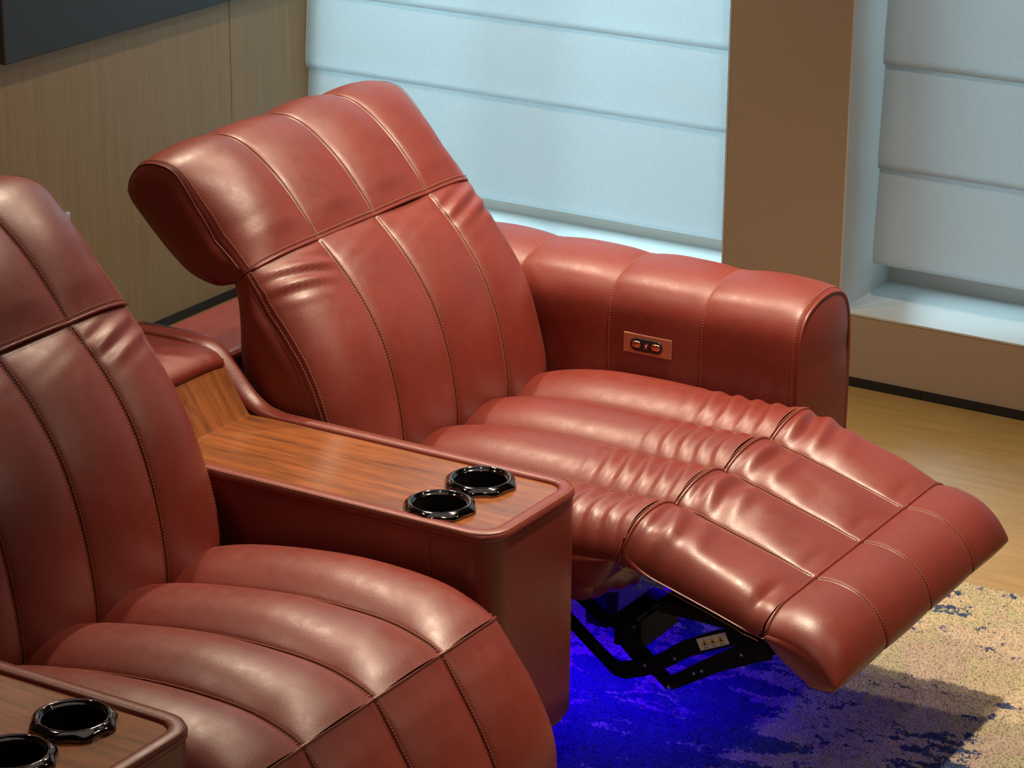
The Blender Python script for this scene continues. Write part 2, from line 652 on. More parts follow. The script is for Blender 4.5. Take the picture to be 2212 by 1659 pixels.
# ------------------------------------------------------------------ the room
X0, X1, Y0, YW, ZC = -1.835, 3.4, -4.4, 2.078, 2.6
struct(box('floor', (X0 - 0.1, Y0 - 0.1, -0.08), (X1 + 0.1, YW + 0.45, 0.0), 'floor'))
struct(box('ceiling', (X0 - 0.1, Y0 - 0.1, ZC), (X1 + 0.1, YW + 0.45, ZC + 0.08), 'ceiling'))
struct(box('wall_front', (X1, Y0, 0), (X1 + 0.1, YW + 0.45, ZC), 'wall_plain'))
struct(box('wall_near', (X0, Y0 - 0.1, 0), (X1, Y0, ZC), 'wall_plain'))

# wood-veneer wall behind the seats: a backing slab and veneer panels
wall_back = struct(box('wall_back', (X0 - 0.12, Y0, 0), (X0 - 0.012, YW + 0.45, ZC), 'oak'))
yb = [Y0, -3.2, -2.0, -0.8, 0.40, 1.878, YW + 0.20]
for a, b in zip(yb[:-1], yb[1:]):
    box('veneer_panel', (X0 - 0.012, a + 0.0008, 0.0), (X0, b - 0.0008, ZC), 'oak', wall_back, 0.0005, 1)

# window wall: pillar, sill, reveals
SILL = 0.154
PL, PR = -0.735, -0.472          # pillar
wall_window = thing('wall_window', 'tan wall with deep white window recesses and a pillar', 'wall')
for k in ('label', 'category'):
    del wall_window[k]
wall_window['kind'] = 'structure'
box('pillar', (PL, YW, 0.0), (PR, YW + 0.25, ZC), 'wall', wall_window, 0.002)
box('parapet', (X0, YW, 0.0), (PL, YW + 0.25, SILL - 0.004), 'wall', wall_window)
box('parapet', (PR, YW, 0.0), (X1, YW + 0.25, SILL - 0.004), 'wall', wall_window)
box('lintel', (X0, YW, 2.25), (PL, YW + 0.25, ZC), 'wall', wall_window)
box('lintel', (PR, YW, 2.25), (X1, YW + 0.25, ZC), 'wall', wall_window)
box('pillar', (0.95, YW, SILL), (1.2, YW + 0.25, 2.25), 'wall', wall_window, 0.002)
box('window_sill', (X0, YW - 0.001, SILL - 0.004), (PL + 0.0005, YW + 0.235, SILL), 'reveal', wall_window)
box('window_sill', (PR - 0.0005, YW - 0.001, SILL - 0.004), (0.95, YW + 0.235, SILL), 'reveal', wall_window)
box('window_reveal', (PR, YW - 0.0005, SILL), (PR + 0.004, YW + 0.235, 2.25), 'reveal', wall_window)
box('window_reveal', (PL - 0.004, YW - 0.0005, SILL), (PL, YW + 0.235, 2.25), 'reveal', wall_window)
box('wall_far_right', (1.2, YW, SILL), (X1, YW + 0.25, 2.25), 'wall', wall_window)


def window(idx, xa, xb):
    y = YW + 0.235
    w = box('window_%d' % idx, (xa, y, SILL), (xb, y + 0.05, SILL + 0.045), 'frame')
    struct(w)
    box('window_frame', (xa, y, 2.2), (xb, y + 0.05, 2.25), 'frame', w)
    for q in (xa, (xa + xb) / 2 - 0.02, xb - 0.04):
        box('window_frame', (q, y, SILL + 0.045), (q + 0.04, y + 0.05, 2.2), 'frame', w)
    for qa, qb in ((xa + 0.04, (xa + xb) / 2 - 0.02), ((xa + xb) / 2 + 0.02, xb - 0.04)):
        box('window_pane', (qa, y + 0.022, SILL + 0.045), (qb, y + 0.028, 2.2), 'glass', w)


window(1, X0, PL - 0.004)
window(2, PR + 0.004, 0.95)


def baseboard(name, pts):
    o = None
    for a, b in pts:
        bx = box(name if o is None else 'skirting_length', (a, YW - 0.004, 0.0), (b, YW, 0.019), 'black', o)
        if o is None:
            o = struct(bx)
    return o


struct(box('baseboard_back', (X0, Y0, 0.0), (X0 + 0.005, YW, 0.019), 'black'))
baseboard('baseboard_window', [(X0, -0.2815), (-0.28, 1.3), (1.3015, X1)])


def roman_blind(label, xa, xb, yb_, breaks):
    t = thing('roman_blind', label, 'blind')
    n = len(breaks)
    for k in range(n - 1):
        z0, z1 = breaks[k], breaks[k + 1]
        prof = [(yb_ + 0.006, z0 + 0.012), (yb_ + 0.001, z0 + 0.0015), (yb_ - 0.007, z0), (yb_ - 0.012, z0 + 0.006), (yb_ - 0.0135, z0 + 0.03), (yb_ - 0.009, z0 + 0.5 * (z1 - z0)), (yb_ - 0.002, z1 - 0.01), (yb_ + 0.001, z1 + 0.014)]
        p, s = spline(prof, 40)
        xs = np.linspace(xa, xb, 30)
        V = []
        for i in range(40):
            for x in xs:
                wob = 0.0016 * lump((x, 0, p[i, 1]), 5, k) 
                V.append((x, p[i, 0] + wob, p[i, 1]))
        o = obj('blind_fold', V, grid_faces(40, 30), 'blind', t)
        mod = o.modifiers.new('thickness', 'SOLIDIFY')
        mod.thickness = 0.0012
    box('head_rail', (xa, yb_ - 0.01, breaks[-1] - 0.01), (xb, yb_ + 0.03, breaks[-1] + 0.04), 'reveal', t, 0.004)
    return t


roman_blind('pale blue-white roman blind between wood wall and pillar, behind the reclined seat', X0 + 0.001, PL - 0.012, 2.168, [0.229, 0.459, 0.631, 0.82, 1.03, 1.24, 1.45, 1.66, 1.87, 2.08, 2.2])
roman_blind('greyer roman blind in the window right of the tan pillar', PR + 0.034, 0.93, 2.17, [0.236, 0.436, 0.647, 0.84, 1.05, 1.26, 1.47, 1.68, 1.89, 2.1, 2.2])

# dark panel and socket on the wood wall
wc = tag(box('wall_cabinet', (X0 + 0.001, 1.135, 0.668), (X0 + 0.026, 2.13, 1.45), 'charcoal', None, 0.003), 'dark charcoal panel mounted high on the wood-veneer wall', 'wall panel')
so = tag(box('wall_socket', (X0 + 0.001, 1.236, 0.244), (X0 + 0.011, 1.322, 0.330), 'socket', None, 0.003), 'small white wall socket on wood wall, mostly hidden by front headrest', 'socket')
box('socket_insert', (X0 + 0.011, 1.25, 0.258), (X0 + 0.013, 1.308, 0.316), 'socket', so, 0.001)

# rug with real pile relief where the camera is close
def rug():
    xs = np.concatenate([np.linspace(-1.3, -0.46, 30), np.arange(-0.45, 0.95, 0.0042), np.linspace(0.96, 2.9, 50)])
    ys = np.concatenate([np.linspace(-2.6, 0.08, 60), np.arange(0.09, 1.262, 0.0042)])
    rng = np.random.default_rng(3)
    Z = 0.011 + rng.uniform(-0.0032, 0.0032, (len(xs), len(ys)))
    Z[0, :] = Z[-1, :] = Z[:, 0] = Z[:, -1] = 0.001
    V = np.empty((len(xs) * len(ys), 3))
    V[:, 0] = np.repeat(xs, len(ys)) 
    V[:, 1] = np.tile(ys, len(xs)) + (np.repeat(np.array([0.004 * noise.noise(Vector((x * 14, 0, 0))) for x in xs]), len(ys)))
    V[:, 2] = Z.ravel()
    n, m = len(xs), len(ys)
    idx = np.arange(n * m).reshape(n, m)
    F = np.stack([idx[:-1, :-1], idx[1:, :-1], idx[1:, 1:], idx[:-1, 1:]], -1).reshape(-1, 4)
    me = bpy.data.meshes.new('rug')
    me.from_pydata(V.tolist(), [], F.tolist())
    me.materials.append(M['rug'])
    me.polygons.foreach_set('use_smooth', [True] * len(me.polygons))
    o = bpy.data.objects.new('rug', me)
    col.objects.link(o)
    tag(o, 'beige pile rug with ragged navy blue patches under the seats', 'rug')


rug()

# ------------------------------------------------------------------ recliners
def rot(pts, ang, c):
    a = math.radians(ang)
    return [(c[0] + (x - c[0]) * math.cos(a) - (z - c[1]) * math.sin(a), c[1] + (x - c[0]) * math.sin(a) + (z - c[1]) * math.cos(a)) for x, z in pts]


def backrest(t, y0, y1, ang, seed, up=0.0, hs=1.0):
    piv = (-0.43, 0.42)

    def ext(pts, head):
        # an upright seat shows a little more of its back and headrest
        out = []
        for x, z in pts:
            if head:
                x, z = -0.58 + (x + 0.58) * hs, 0.69 + (z - 0.69) * hs
            k = up * float(smooth(0.44, 0.67, z))
            out.append((x - 0.15 * k, z + k))
        return rot(out, ang, piv)
    head_f = ext([(-0.562, 0.713), (-0.583, 0.741), (-0.634, 0.796), (-0.694, 0.837), (-0.735, 0.845), (-0.775, 0.834), (-0.797, 0.804), (-0.800, 0.785)], True)
    head_r = ext([(-0.606, 0.672), (-0.64, 0.664), (-0.687, 0.675), (-0.720, 0.698), (-0.753, 0.728), (-0.775, 0.750), (-0.792, 0.768), (-0.800, 0.785)], True)
    H = Cushion(head_f, y0, y1, 4, 1, 72, 0.009, [0.034, 0.046, 0.036, 0.016, 0.010, 0.006], 0.46, n0=(0.73, 0.68), env=[0.3, 0.9, 1, 1, 0.8, 0.6, 0.5, 0.4, 0.3], lumps=0.004, lsc=7, seed=seed,
                wr=lambda x, f, t_, c: -0.002 * math.exp(-((f - 0.07) / 0.05) ** 2) * abs(math.cos(math.pi * (t_ * 1.5 + 0.2 * c))) * math.sin(math.pi * t_))
    h = H.core('headrest', head_r, t, capb=0.010)
    H.panels(h)
    st = Stitches()
    H.stitch(st, both=False, rng=(0.02, 0.8))
    # edge welts round both sides of the headrest and across its lower seam
    for y in (y0, y1):
        e = H.colm(y)
        sg = 1 if y == y0 else -1
        tube('piping', e[2:] + np.array([0, -sg * 0.0005, 0]), 0.0012, 'leather', h, 6)
        st.run(H.colm(y + sg * 0.006), np.array([0.45, -sg * 0.7, 0.5]), lift=0.0012)
    low = H.row(0)
    tube('piping', low[1:-1] + np.array([0.001, 0, -0.001]), 0.0026, 'leather', h, 8)
    st.run(low + np.array([-0.001, 0, 0.0055]), np.array([0.75, 0, 0.6]))
    st.build(h)

    back_f = ext([(-0.561, 0.712), (-0.541, 0.694), (-0.499, 0.650), (-0.458, 0.592), (-0.430, 0.524), (-0.413, 0.44), (-0.412, 0.395), (-0.425, 0.355)], False)
    back_r = ext([(-0.606, 0.672), (-0.600, 0.64), (-0.598, 0.60), (-0.598, 0.57), (-0.590, 0.52), (-0.58, 0.46), (-0.56, 0.40), (-0.54, 0.355)], False)

    def puck(x, f, t_, c):
        e = math.exp(-((f - 0.10) / 0.07) ** 2)
        side = 1.0 if c in (0, 3) else 0.08
        q = t_ if c == 0 else 1 - t_
        a = 0.0045 * side * e * math.sin(2 * math.pi * (f * 14 - q * 1.4)) * math.sin(math.pi * t_) ** 0.6
        return a

    B = Cushion(back_f, y0, y1, 4, -1, 90, 0.0095, [0.034, 0.048, 0.046, 0.040, 0.034, 0.026, 0.020], 0.46, lumps=0.0045, lsc=6, seed=seed + 5, wr=puck, n0=(0.73, 0.68))
    b = B.core('backrest', back_r, t, capb=0.012)
    B.panels(b)
    st = Stitches()
    B.stitch(st, both=False, rng=(0.02, 0.95))
    B.stitch(st, both=False, rng=(0.02, 0.95), off=-0.0032)
    for y in (y0, y1):
        e = B.colm(y)
        sg = 1 if y == y0 else -1
        st.run(B.colm(y + sg * 0.0050), np.array([0.6, -sg * 0.7, 0.4]), lift=0.0008)
        st.run(B.colm(y + sg * 0.0012), np.array([0.45, -sg * 0.85, 0.3]), lift=0.0008)
    st.build(b)


def wr_seat_open(x, f, t, c):
    st_ = [-0.10, -0.13, -0.12, -0.13][c]
    a = smooth(st_ - 0.03, st_ + 0.07, x) * (1 - smooth(0.028, 0.046, x))
    ph = [0.4, 1.9, 3.3, 4.6][c]
    lam = [0.029, 0.031, 0.030, 0.034][c]
    u = x - 0.04 + 0.016 * t + 0.004 * math.sin(7 * t + 3 * c)
    w = math.sin(2 * math.pi * u / lam + ph)
    w = w if w > 0 else w * 0.7
    return float(0.0036 * a * w * math.sin(math.pi * t) ** 0.6)


def wr_foot(x, f, t, c):
    ph = [0.2, 1.4, 2.9, 4.9][c]
    n1 = [0.8, 0.9, 0.8, 1.0][c]
    a = math.exp(-((x - 0.07) / 0.05) ** 2) * float(smooth(0.048, 0.064, x))
    lam = 0.042
    arc = -0.014 * t + 0.004 * math.sin(6 * t + 2 * c)
    h = 0.0062 * n1 * a * math.sin(2 * math.pi * (x - arc) / lam + ph) * math.sin(math.pi * t) ** 0.8
    # broad slack dents
    h += 0.008 * noise.noise(Vector((x * 12 + c * 5, t * 1.8, 1.7))) * math.sin(math.pi * t) * math.sin(math.pi * min(1, f * 1.02))
    # tuck before the front seam, on the near panel most
    k = 1.0 if c == 0 else 0.3
    h -= 0.006 * k * math.exp(-((x - 0.246) / 0.010) ** 2) * math.exp(-((t - 0.25) / 0.22) ** 2)
    return h


def recliner(label, y0, y1, ang, opened, seed):
    t = thing('recliner', label, 'recliner')
    backrest(t, y0 + 0.022, y1 - (0.006 if opened else 0.014), ang, seed, 0.0 if opened else 0.024, 1.0 if opened else 1.08)
    if opened:
        sp = [(-0.475, 0.345), (-0.44, 0.372), (-0.38, 0.396), (-0.30, 0.412), (-0.20, 0.417), (-0.10, 0.416), (0.0, 0.417), (0.046, 0.420)]
        wr = wr_seat_open
    else:
        sp = [(-0.475, 0.345), (-0.44, 0.378), (-0.38, 0.402), (-0.30, 0.419), (-0.20, 0.431), (-0.12, 0.434), (-0.05, 0.430), (0.0, 0.417), (0.021, 0.407)]
        wr = None
    S = Cushion(sp, y0 + (0.022 if opened else 0.010), y1 - (0.004 if opened else 0.010), 4, -1, 130 if opened else 80, 0.026, 0.034, 0.12, wr=wr, lumps=0.002, lsc=6, seed=seed + 9,
                env=[1, 1, 1, 1, 1, 1, 1, 0.96, 0.923] if opened else [1, 1, 1, 1, 1, 1, 0.9, 0.72, 0.30])
    s = S.core('seat_cushion', [(-0.475, 0.345), (-0.4, 0.335), (-0.2, 0.335), (0.0, 0.335), (0.035, 0.385), (0.046, 0.420)] if opened else [(-0.475, 0.345), (-0.4, 0.33), (-0.2, 0.33), (-0.01, 0.33), (0.015, 0.37), (0.021, 0.407)], t)
    S.panels(s, 26)
    st = Stitches()
    S.stitch(st, both=True, off=0.0035, rng=(0.05, 0.995))
    st.build(s)
    ch = (y1 - y0) / 4
    if opened:
        fy0, fy1 = y0 + 0.022, y1 - 0.004
        Fp = [(0.048, 0.420), (0.085, 0.412), (0.13, 0.400), (0.20, 0.381), (0.268, 0.361)]
        Fc = Cushion(Fp, fy0, fy1, 4, -1, 120, 0.024, 0.036, 0.12, wr=wr_foot, lumps=0.0, lsc=9, seed=seed + 20, env=[1.0, 1.0, 0.9, 0.8, 0.7, 0.62, 0.5, 0.34, 0.12])
        fo = Fc.core('footrest', [(0.048, 0.405), (0.085, 0.380), (0.13, 0.366), (0.20, 0.346), (0.268, 0.325)], t, capb=0.003)
        Fc.panels(fo, 28)
        st = Stitches()
        Fc.stitch(st, both=True, off=0.003, rng=(0.04, 0.98))
        # cross seams at the crease
        cr = Fc.row(1, 140)
        tube('piping', cr + np.array([-0.001, 0, 0.0008]), 0.0026, 'leather', fo, 6)
        st.run(cr + np.array([-0.006, 0, 0.001]), np.array([0, 0, 1]))
        e = Fc.colm(fy0)
        st.run(e + np.array([0, -0.002, -0.004]), np.array([0, -1, 0.2]))
        # rolled end of the footrest
        Ep = [(0.268, 0.361), (0.30, 0.3612), (0.335, 0.351), (0.362, 0.330), (0.377, 0.304), (0.380, 0.286), (0.373, 0.276), (0.355, 0.273), (0.335, 0.275)]
        Ec = Cushion(Ep, fy0 - 0.001, fy1 + 0.008, 4, -1, 64, 0.0014, 0.0, 0.22, lumps=0.0008, lsc=8, seed=seed + 30,
                     prof_end=[(0.268, 0.328), (0.295, 0.324), (0.325, 0.315), (0.352, 0.299), (0.373, 0.279), (0.372, 0.275), (0.364, 0.273), (0.35, 0.273), (0.335, 0.275)])
        Ec.panels(fo, 22)
        R_, _ = spline([(0.268, 0.325), (0.282, 0.312), (0.30, 0.298), (0.318, 0.286), (0.335, 0.275)], 64)
        V, F = [], []
        for y, sg in ((fy0, -1), (fy1, 1)):
            off = len(V)
            e = Ec.colm(y)
            for i in range(64):
                for k in np.linspace(0, 1, 7):
                    q = e[i] * (1 - k) + np.array([R_[i, 0], y, R_[i, 1]]) * k
                    q[1] += sg * 0.004 * 4 * k * (1 - k)
                    V.append(q)
            F += grid_faces(64, 7, off)
        off = len(V)
        for i in range(64):
            for y in (fy0, fy1):
                V.append((R_[i, 0], y, R_[i, 1]))
        F += grid_faces(64, 2, off)
        o = obj('end_cap', V, F, 'leather', fo)
        bm = bmesh.new(); bm.from_mesh(o.data); bmesh.ops.recalc_face_normals(bm, faces=bm.faces); bm.to_mesh(o.data); bm.free()
        Ec.stitch(st, both=False, rng=(0.03, 0.9))
        sm = Ec.row(0, 120)
        tube('piping', sm + np.array([0, 0, 0.0005]), 0.0030, 'leather', fo, 8)
        st.run(sm + np.array([-0.006, 0, 0.0016]), np.array([0, 0, 1]))
        st.build(fo)
        # board under the footrest
        box('footrest_board', (0.09, fy0 + 0.03, 0.312), (0.275, fy1 - 0.03, 0.330), 'undercloth', t)
        # leather apron hanging under the seat front
        AV = []
        n1, n2 = 26, 36
        for i in range(n1):
            p = i / (n1 - 1)
            y = y0 + 0.024 + 0.172 * p
            k = math.sqrt(max(1 - max(0, (p - 0.82) / 0.18) ** 2, 0.0))
            zb = 0.303 - 0.22 * (y - 0.30) + 0.003 * math.sin(i * 0.8)
            zc, hz, xc, hx = (zb + 0.392) / 2, (0.392 - zb) / 2, -0.045, 0.047
            for j in range(n2):
                a = 2 * math.pi * j / n2
                ca, sa = math.cos(a), math.sin(a)
                wv = 1 + 0.035 * math.sin(5 * a + i * 0.35) * (sa < 0.3)
                AV.append((xc + hx * k * wv * math.copysign(abs(ca) ** 0.55, ca), y, zc + hz * (0.35 + 0.65 * k) * math.copysign(abs(sa) ** 0.6, sa)))
        AF = [(i * n2 + j, i * n2 + (j + 1) % n2, (i + 1) * n2 + (j + 1) % n2, (i + 1) * n2 + j) for i in range(n1 - 1) for j in range(n2)]
        AF += [tuple(range(n2)), tuple((n1 - 1) * n2 + j for j in range(n2))]
        ap = obj('front_apron', AV, AF, 'leather', t)
        bm = bmesh.new(); bm.from_mesh(ap.data); bmesh.ops.recalc_face_normals(bm, faces=bm.faces); bm.to_mesh(ap.data); bm.free()
    else:
        Fp = [(0.021, 0.407), (0.050, 0.362), (0.083, 0.308), (0.104, 0.262), (0.111, 0.220), (0.108, 0.17), (0.096, 0.135), (0.070, 0.118)]
        fy0, fy1 = y0 + 0.010, y1 - 0.010
        Fc = Cushion(Fp, fy0, fy1, 4, -1, 70, 0.010, [0.03, 0.012, 0.010, 0.010, 0.01], 0.10, lumps=0.003, lsc=7, seed=seed + 20, env=[0.3, 0.9, 1, 1, 1, 1, 0.8, 0.5])
        fo = Fc.core('footrest', [(0.021, 0.395), (0.02, 0.36), (0.02, 0.30), (0.02, 0.25), (0.02, 0.2), (0.02, 0.16), (0.04, 0.13), (0.070, 0.118)], t, capb=0.002)
        Fc.panels(fo, 24)
        st = Stitches()
        Fc.stitch(st, both=False, rng=(0.02, 0.95))
        sm = Fc.row(0, 140)
        tube('piping', sm[1:-1] + np.array([0.0, 0, 0.0004]), 0.0021, 'leather', fo, 8)
        st.run(sm + np.array([-0.006, 0, 0.0035]), np.array([0.2, 0, 1]))
        st.build(fo)
    # hidden frame of the seat
    box('base', (-0.55, y0 + 0.03, 0.27), (-0.075, y1 - 0.03, 0.325), 'undercloth', t, 0.006)
    for xx in (-0.50, -0.30):
        for yy in (y0 + 0.05, y1 - 0.09):
            box('leg', (xx, yy, 0.0145), (xx + 0.04, yy + 0.04, 0.275), 'steel', t, 0.003)
    # blue light strip under the seat, with its own light
    box('light_strip', (-0.25, y0 + 0.06, 0.262), (-0.23, y1 - 0.06, 0.2695), 'led', t, 0.001)
    gl = area('light_strip_glow', (-0.24, (y0 + y1) / 2, 0.260), (-0.20, (y0 + y1) / 2, 0.0), 5.5, (0.025, 0.0, 1.0), 0.02, y1 - y0 - 0.14)
    gl.data.spread = math.radians(150)
    return t


far = recliner('reclined red-brown leather recliner with raised footrest, beside the window', 0.236, 0.858, 0.0, True, 3)
near = recliner('upright red-brown leather recliner with lowered footrest, between the two consoles', -0.614, 0.0, -0.5, False, 11)


# ---- armrest of the far recliner
def armrest(t):
    yo = 0.0
    sec = [(0.862, 0.16), (0.862, 0.30), (0.861, 0.44), (0.861, 0.500), (0.866, 0.532), (0.884, 0.558), (0.915, 0.573), (0.955, 0.580), (0.995, 0.577), (1.028, 0.563), (1.048, 0.535), (1.057, 0.49), (1.060, 0.42), (1.060, 0.30), (1.060, 0.16)]
    P, s = spline(sec, 110)
    d = np.gradient(P, axis=0)
    d /= np.linalg.norm(d, axis=1)[:, None]
    N = np.stack([-d[:, 1], d[:, 0]], 1)
    seams = [-0.82, -0.67, -0.497, -0.322, -0.156, 0.012]
    body = box('armrest', (-0.81, 0.872, 0.15), (0.0, 1.05, 0.50), 'undercloth', t)

    def at(i, x, k):
        a, b = seams[k], seams[k + 1]
        q = (x - a) / (b - a)
        top = smooth(0.46, 0.56, P[i, 1])
        h = (0.003 + 0.004 * top) * (1 - abs(2 * q - 1) ** 2.4)
        if k == len(seams) - 2:
            e = max(0, (x - 0.0) / 0.012)
            h -= 0.006 * e * e
        h += 0.002 * lump((x, P[i, 0], P[i, 1]), 8, k)*math.sin(math.pi*min(max(q,0),1))
        return np.array([x, P[i, 0] + N[i, 0] * h, P[i, 1] + N[i, 1] * h])

    st = Stitches()
    for k in range(len(seams) - 1):
        tt = 0.5 - 0.5 * np.cos(np.pi * np.linspace(0, 1, 24))
        xs = seams[k] + (seams[k + 1] - seams[k]) * tt
        V = [at(i, x, k) for i in range(110) for x in xs]
        obj('leather_panel', V, grid_faces(110, 24), 'leather', body)
        if 0 < k:
            pts = np.array([at(i, seams[k] + 0.0035, k) for i in range(8, 102)])
            nr = np.stack([np.zeros(94), N[8:102, 0], N[8:102, 1]], 1)
            st.run(pts, nr)
    # front face, slightly pillowed
    edge = np.array([at(i, 0.012, len(seams) - 2) for i in range(110)])
    cen = np.array([0.012, 0.961, 0.40])
    V = []
    rings = 14
    for j in range(rings):
        k = j / (rings - 1)
        for i in range(110):
            tgt = np.array([0.012, 0.961, min(edge[i, 2], 0.50)])
            q = edge[i] * (1 - k) + tgt * k
            q[0] = 0.012 + 0.012 * (1 - (1 - k) ** 2.2)
            q[0] -= 0.0025 * math.exp(-((q[2] - 0.47) / 0.02) ** 2) * (1 - k)
            V.append(q)
    f = obj('front_panel', V, grid_faces(rings, 110), 'leather', body, flip=True)
    tube('piping', edge, 0.003, 'leather', body, 8)
    nr = np.stack([np.zeros(110) - 0.2, N[:, 0], N[:, 1]], 1)
    st.run(np.array([at(i, 0.005, len(seams) - 2) for i in range(110)]), nr)
    st.build(body)
    # rear end
    edge = np.array([at(i, -0.82, 0) for i in range(110)])
    V = list(edge) + [np.array([-0.82, 0.961, min(e[2], 0.5)]) for e in edge]
    obj('rear_panel', V, grid_faces(2, 110), 'leather', body)
    for xx in (-0.78, -0.20):
        box('foot', (xx, 0.93, 0.0145), (xx + 0.04, 0.99, 0.16), 'steel', body, 0.003)


armrest(far)


# ---- control plate on the inner side of the arm
def control(t):
    yf = 0.8545
    x0, x1, z0, z1 = -0.2885, -0.2025, 0.457, 0.4895
    p = box('control_plate', (x0, yf, z0), (x1, yf + 0.006, z1), 'copper', t, 0.0008, 2)
    xc, zc = (x0 + x1) / 2 - 0.001, (z0 + z1) / 2

    def pill(name, cx, cz, hw, r, ya, yb_, mat, dome=0.0):
        n = 40
        pts = []
        for i in range(n):
            th = 2 * math.pi * i / n
            pts.append((cx + (hw - r) * (1 if math.cos(th) >= 0 else -1) + r * math.cos(th), cz + r * math.sin(th)))
        V, F = [], []
        for sc, y in ((1, yb_), (1, ya), (0.8, ya - dome * 0.6), (0.4, ya - dome)):
            for a, c in pts:
                V.append((cx + (a - cx) * sc, y, cz + (c - cz) * sc))
        for k in range(3):
            for i in range(n):
                F.append((k * n + i, k * n + (i + 1) % n, (k + 1) * n + (i + 1) % n, (k + 1) * n + i))
        F.append(tuple(3 * n + i for i in range(n)))
        o = obj(name, V, F, mat, p)
        bm = bmesh.new(); bm.from_mesh(o.data); bmesh.ops.recalc_face_normals(bm, faces=bm.faces); bm.to_mesh(o.data); bm.free()

    pill('bezel', xc, zc, 0.0285, 0.0105, yf - 0.0016, yf + 0.001, 'plastic', 0.0004)
    pill('button', xc - 0.0175, zc, 0.0085, 0.0058, yf - 0.0030, yf, 'copper_b', 0.0016)
    pill('button', xc + 0.0175, zc, 0.0085, 0.0058, yf - 0.0030, yf, 'copper_b', 0.0016)
    pill('knob', xc, zc - 0.002, 0.0034, 0.0034, yf - 0.0030, yf, 'copper_b', 0.0014)
    # thin arc mark above the knob
    arc = [(xc + 0.0052 * math.cos(a), yf - 0.0022, zc - 0.002 + 0.0058 * math.sin(a)) for a in np.linspace(0.5, 2.6, 12)]
    tube('arc_mark', arc, 0.0004, 'copper_b', p, 5)


control(far)


# ---- recliner mechanism
def ribbon(name, pts, w, y, th, parent, n=40, smooth_path=True):
    """flat steel bar following xz points"""
    if smooth_path:
        P, _ = spline(pts, n)
    else:
        P = np.array(pts, float)
        n = len(P)
    d = np.gradient(P, axis=0)
    d /= np.linalg.norm(d, axis=1)[:, None]
    N = np.stack([-d[:, 1], d[:, 0]], 1)
    V, F = [], []
    ws = np.interp(np.linspace(0, 1, n), np.linspace(0, 1, len(w)), w) if hasattr(w, '__len__') else np.full(n, w)
    for i in range(n):
        for sg, yy in ((-1, y), (1, y), (1, y + th), (-1, y + th)):
            q = P[i] + N[i] * ws[i] / 2 * sg
            V.append((q[0], yy, q[1]))
    for i in range(n - 1):
        for k in range(4):
            F.append((i * 4 + k, i * 4 + (k + 1) % 4, (i + 1) * 4 + (k + 1) % 4, (i + 1) * 4 + k))
    F += [(0, 1, 2, 3), tuple((n - 1) * 4 + k for k in (3, 2, 1, 0))]
    o = obj(name, V, F, 'steel', parent, smooth=False)
    bm = bmesh.new(); bm.from_mesh(o.data); bmesh.ops.recalc_face_normals(bm, faces=bm.faces); bm.to_mesh(o.data); bm.free()
    return o


def bolt(parent, x, y, z, r=0.0032):
    V, F = [], []
    n = 8
    for rr, yy in ((r, y + 0.002), (r, y - 0.002), (r * 0.6, y - 0.0032)):
        for i in range(n):
            a = 2 * math.pi * i / n
            V.append((x + rr * math.cos(a), yy, z + rr * math.sin(a)))
    for k in range(2):
        for i in range(n):
            F.append((k * n + i, k * n + (i + 1) % n, (k + 1) * n + (i + 1) % n, (k + 1) * n + i))
    F.append(tuple(2 * n + i for i in range(n)))
    o = obj('bolt', V, F, 'boltm', parent, smooth=False)
    return o


def mechanism(t, y, first):
    a = ribbon('crank_link', [(-0.14, 0.330), (-0.05, 0.276), (-0.028, 0.261), (-0.018, 0.258), (0.000, 0.258), (0.010, 0.252), (0.020, 0.234), (0.034, 0.220), (0.053, 0.210), (0.090, 0.181)], [0.018, 0.018, 0.019, 0.019, 0.020, 0.026, 0.032, 0.030, 0.022, 0.019], y + 0.008, 0.005, t, smooth_path=False)
    b = ribbon('long_link', [(-0.14, 0.299), (-0.05, 0.229), (-0.004, 0.195), (0.006, 0.190), (0.018, 0.190), (0.050, 0.202), (0.064, 0.209), (0.085, 0.224), (0.113, 0.246), (0.147, 0.265), (0.185, 0.284), (0.215, 0.300)], [0.018, 0.018, 0.019, 0.024, 0.026, 0.024, 0.023, 0.023, 0.024, 0.025, 0.026, 0.028], y, 0.005, t, smooth_path=False)
    c = ribbon('lower_link', [(0.088, 0.184), (0.12, 0.206), (0.155, 0.230), (0.198, 0.256), (0.239, 0.276)], [0.018, 0.022, 0.024, 0.030, 0.030], y + 0.006, 0.005, t)
    d = ribbon('bracket', [(0.175, 0.292), (0.205, 0.290), (0.238, 0.287), (0.252, 0.292)], [0.03, 0.052, 0.056, 0.03], y + 0.012, 0.006, t)
    if first:
        for p in ((0.053, 0.207), (0.092, 0.184), (0.100, 0.230)):
            bolt(b, p[0], y, p[1], 0.0026)
        for p in ((0.128, 0.212), (0.140, 0.219), (0.200, 0.259)):
            bolt(c, p[0], y + 0.006, p[1], 0.0026)
        bolt(d, 0.224, y + 0.012, 0.297, 0.0036)
    return a


mechanism(far, 0.322, True)
mechanism(far, 0.752, False)
# cross tube between the two sides
P_ = [(0.008, 0.345, 0.240), (0.008, 0.75, 0.240)]
bx = box('cross_bar', (-0.006, 0.335, 0.222), (0.026, 0.757, 0.254), 'steel', far, 0.003)
box('motor_sleeve', (-0.012, 0.345, 0.214), (0.032, 0.46, 0.262), 'steel', far, 0.003)

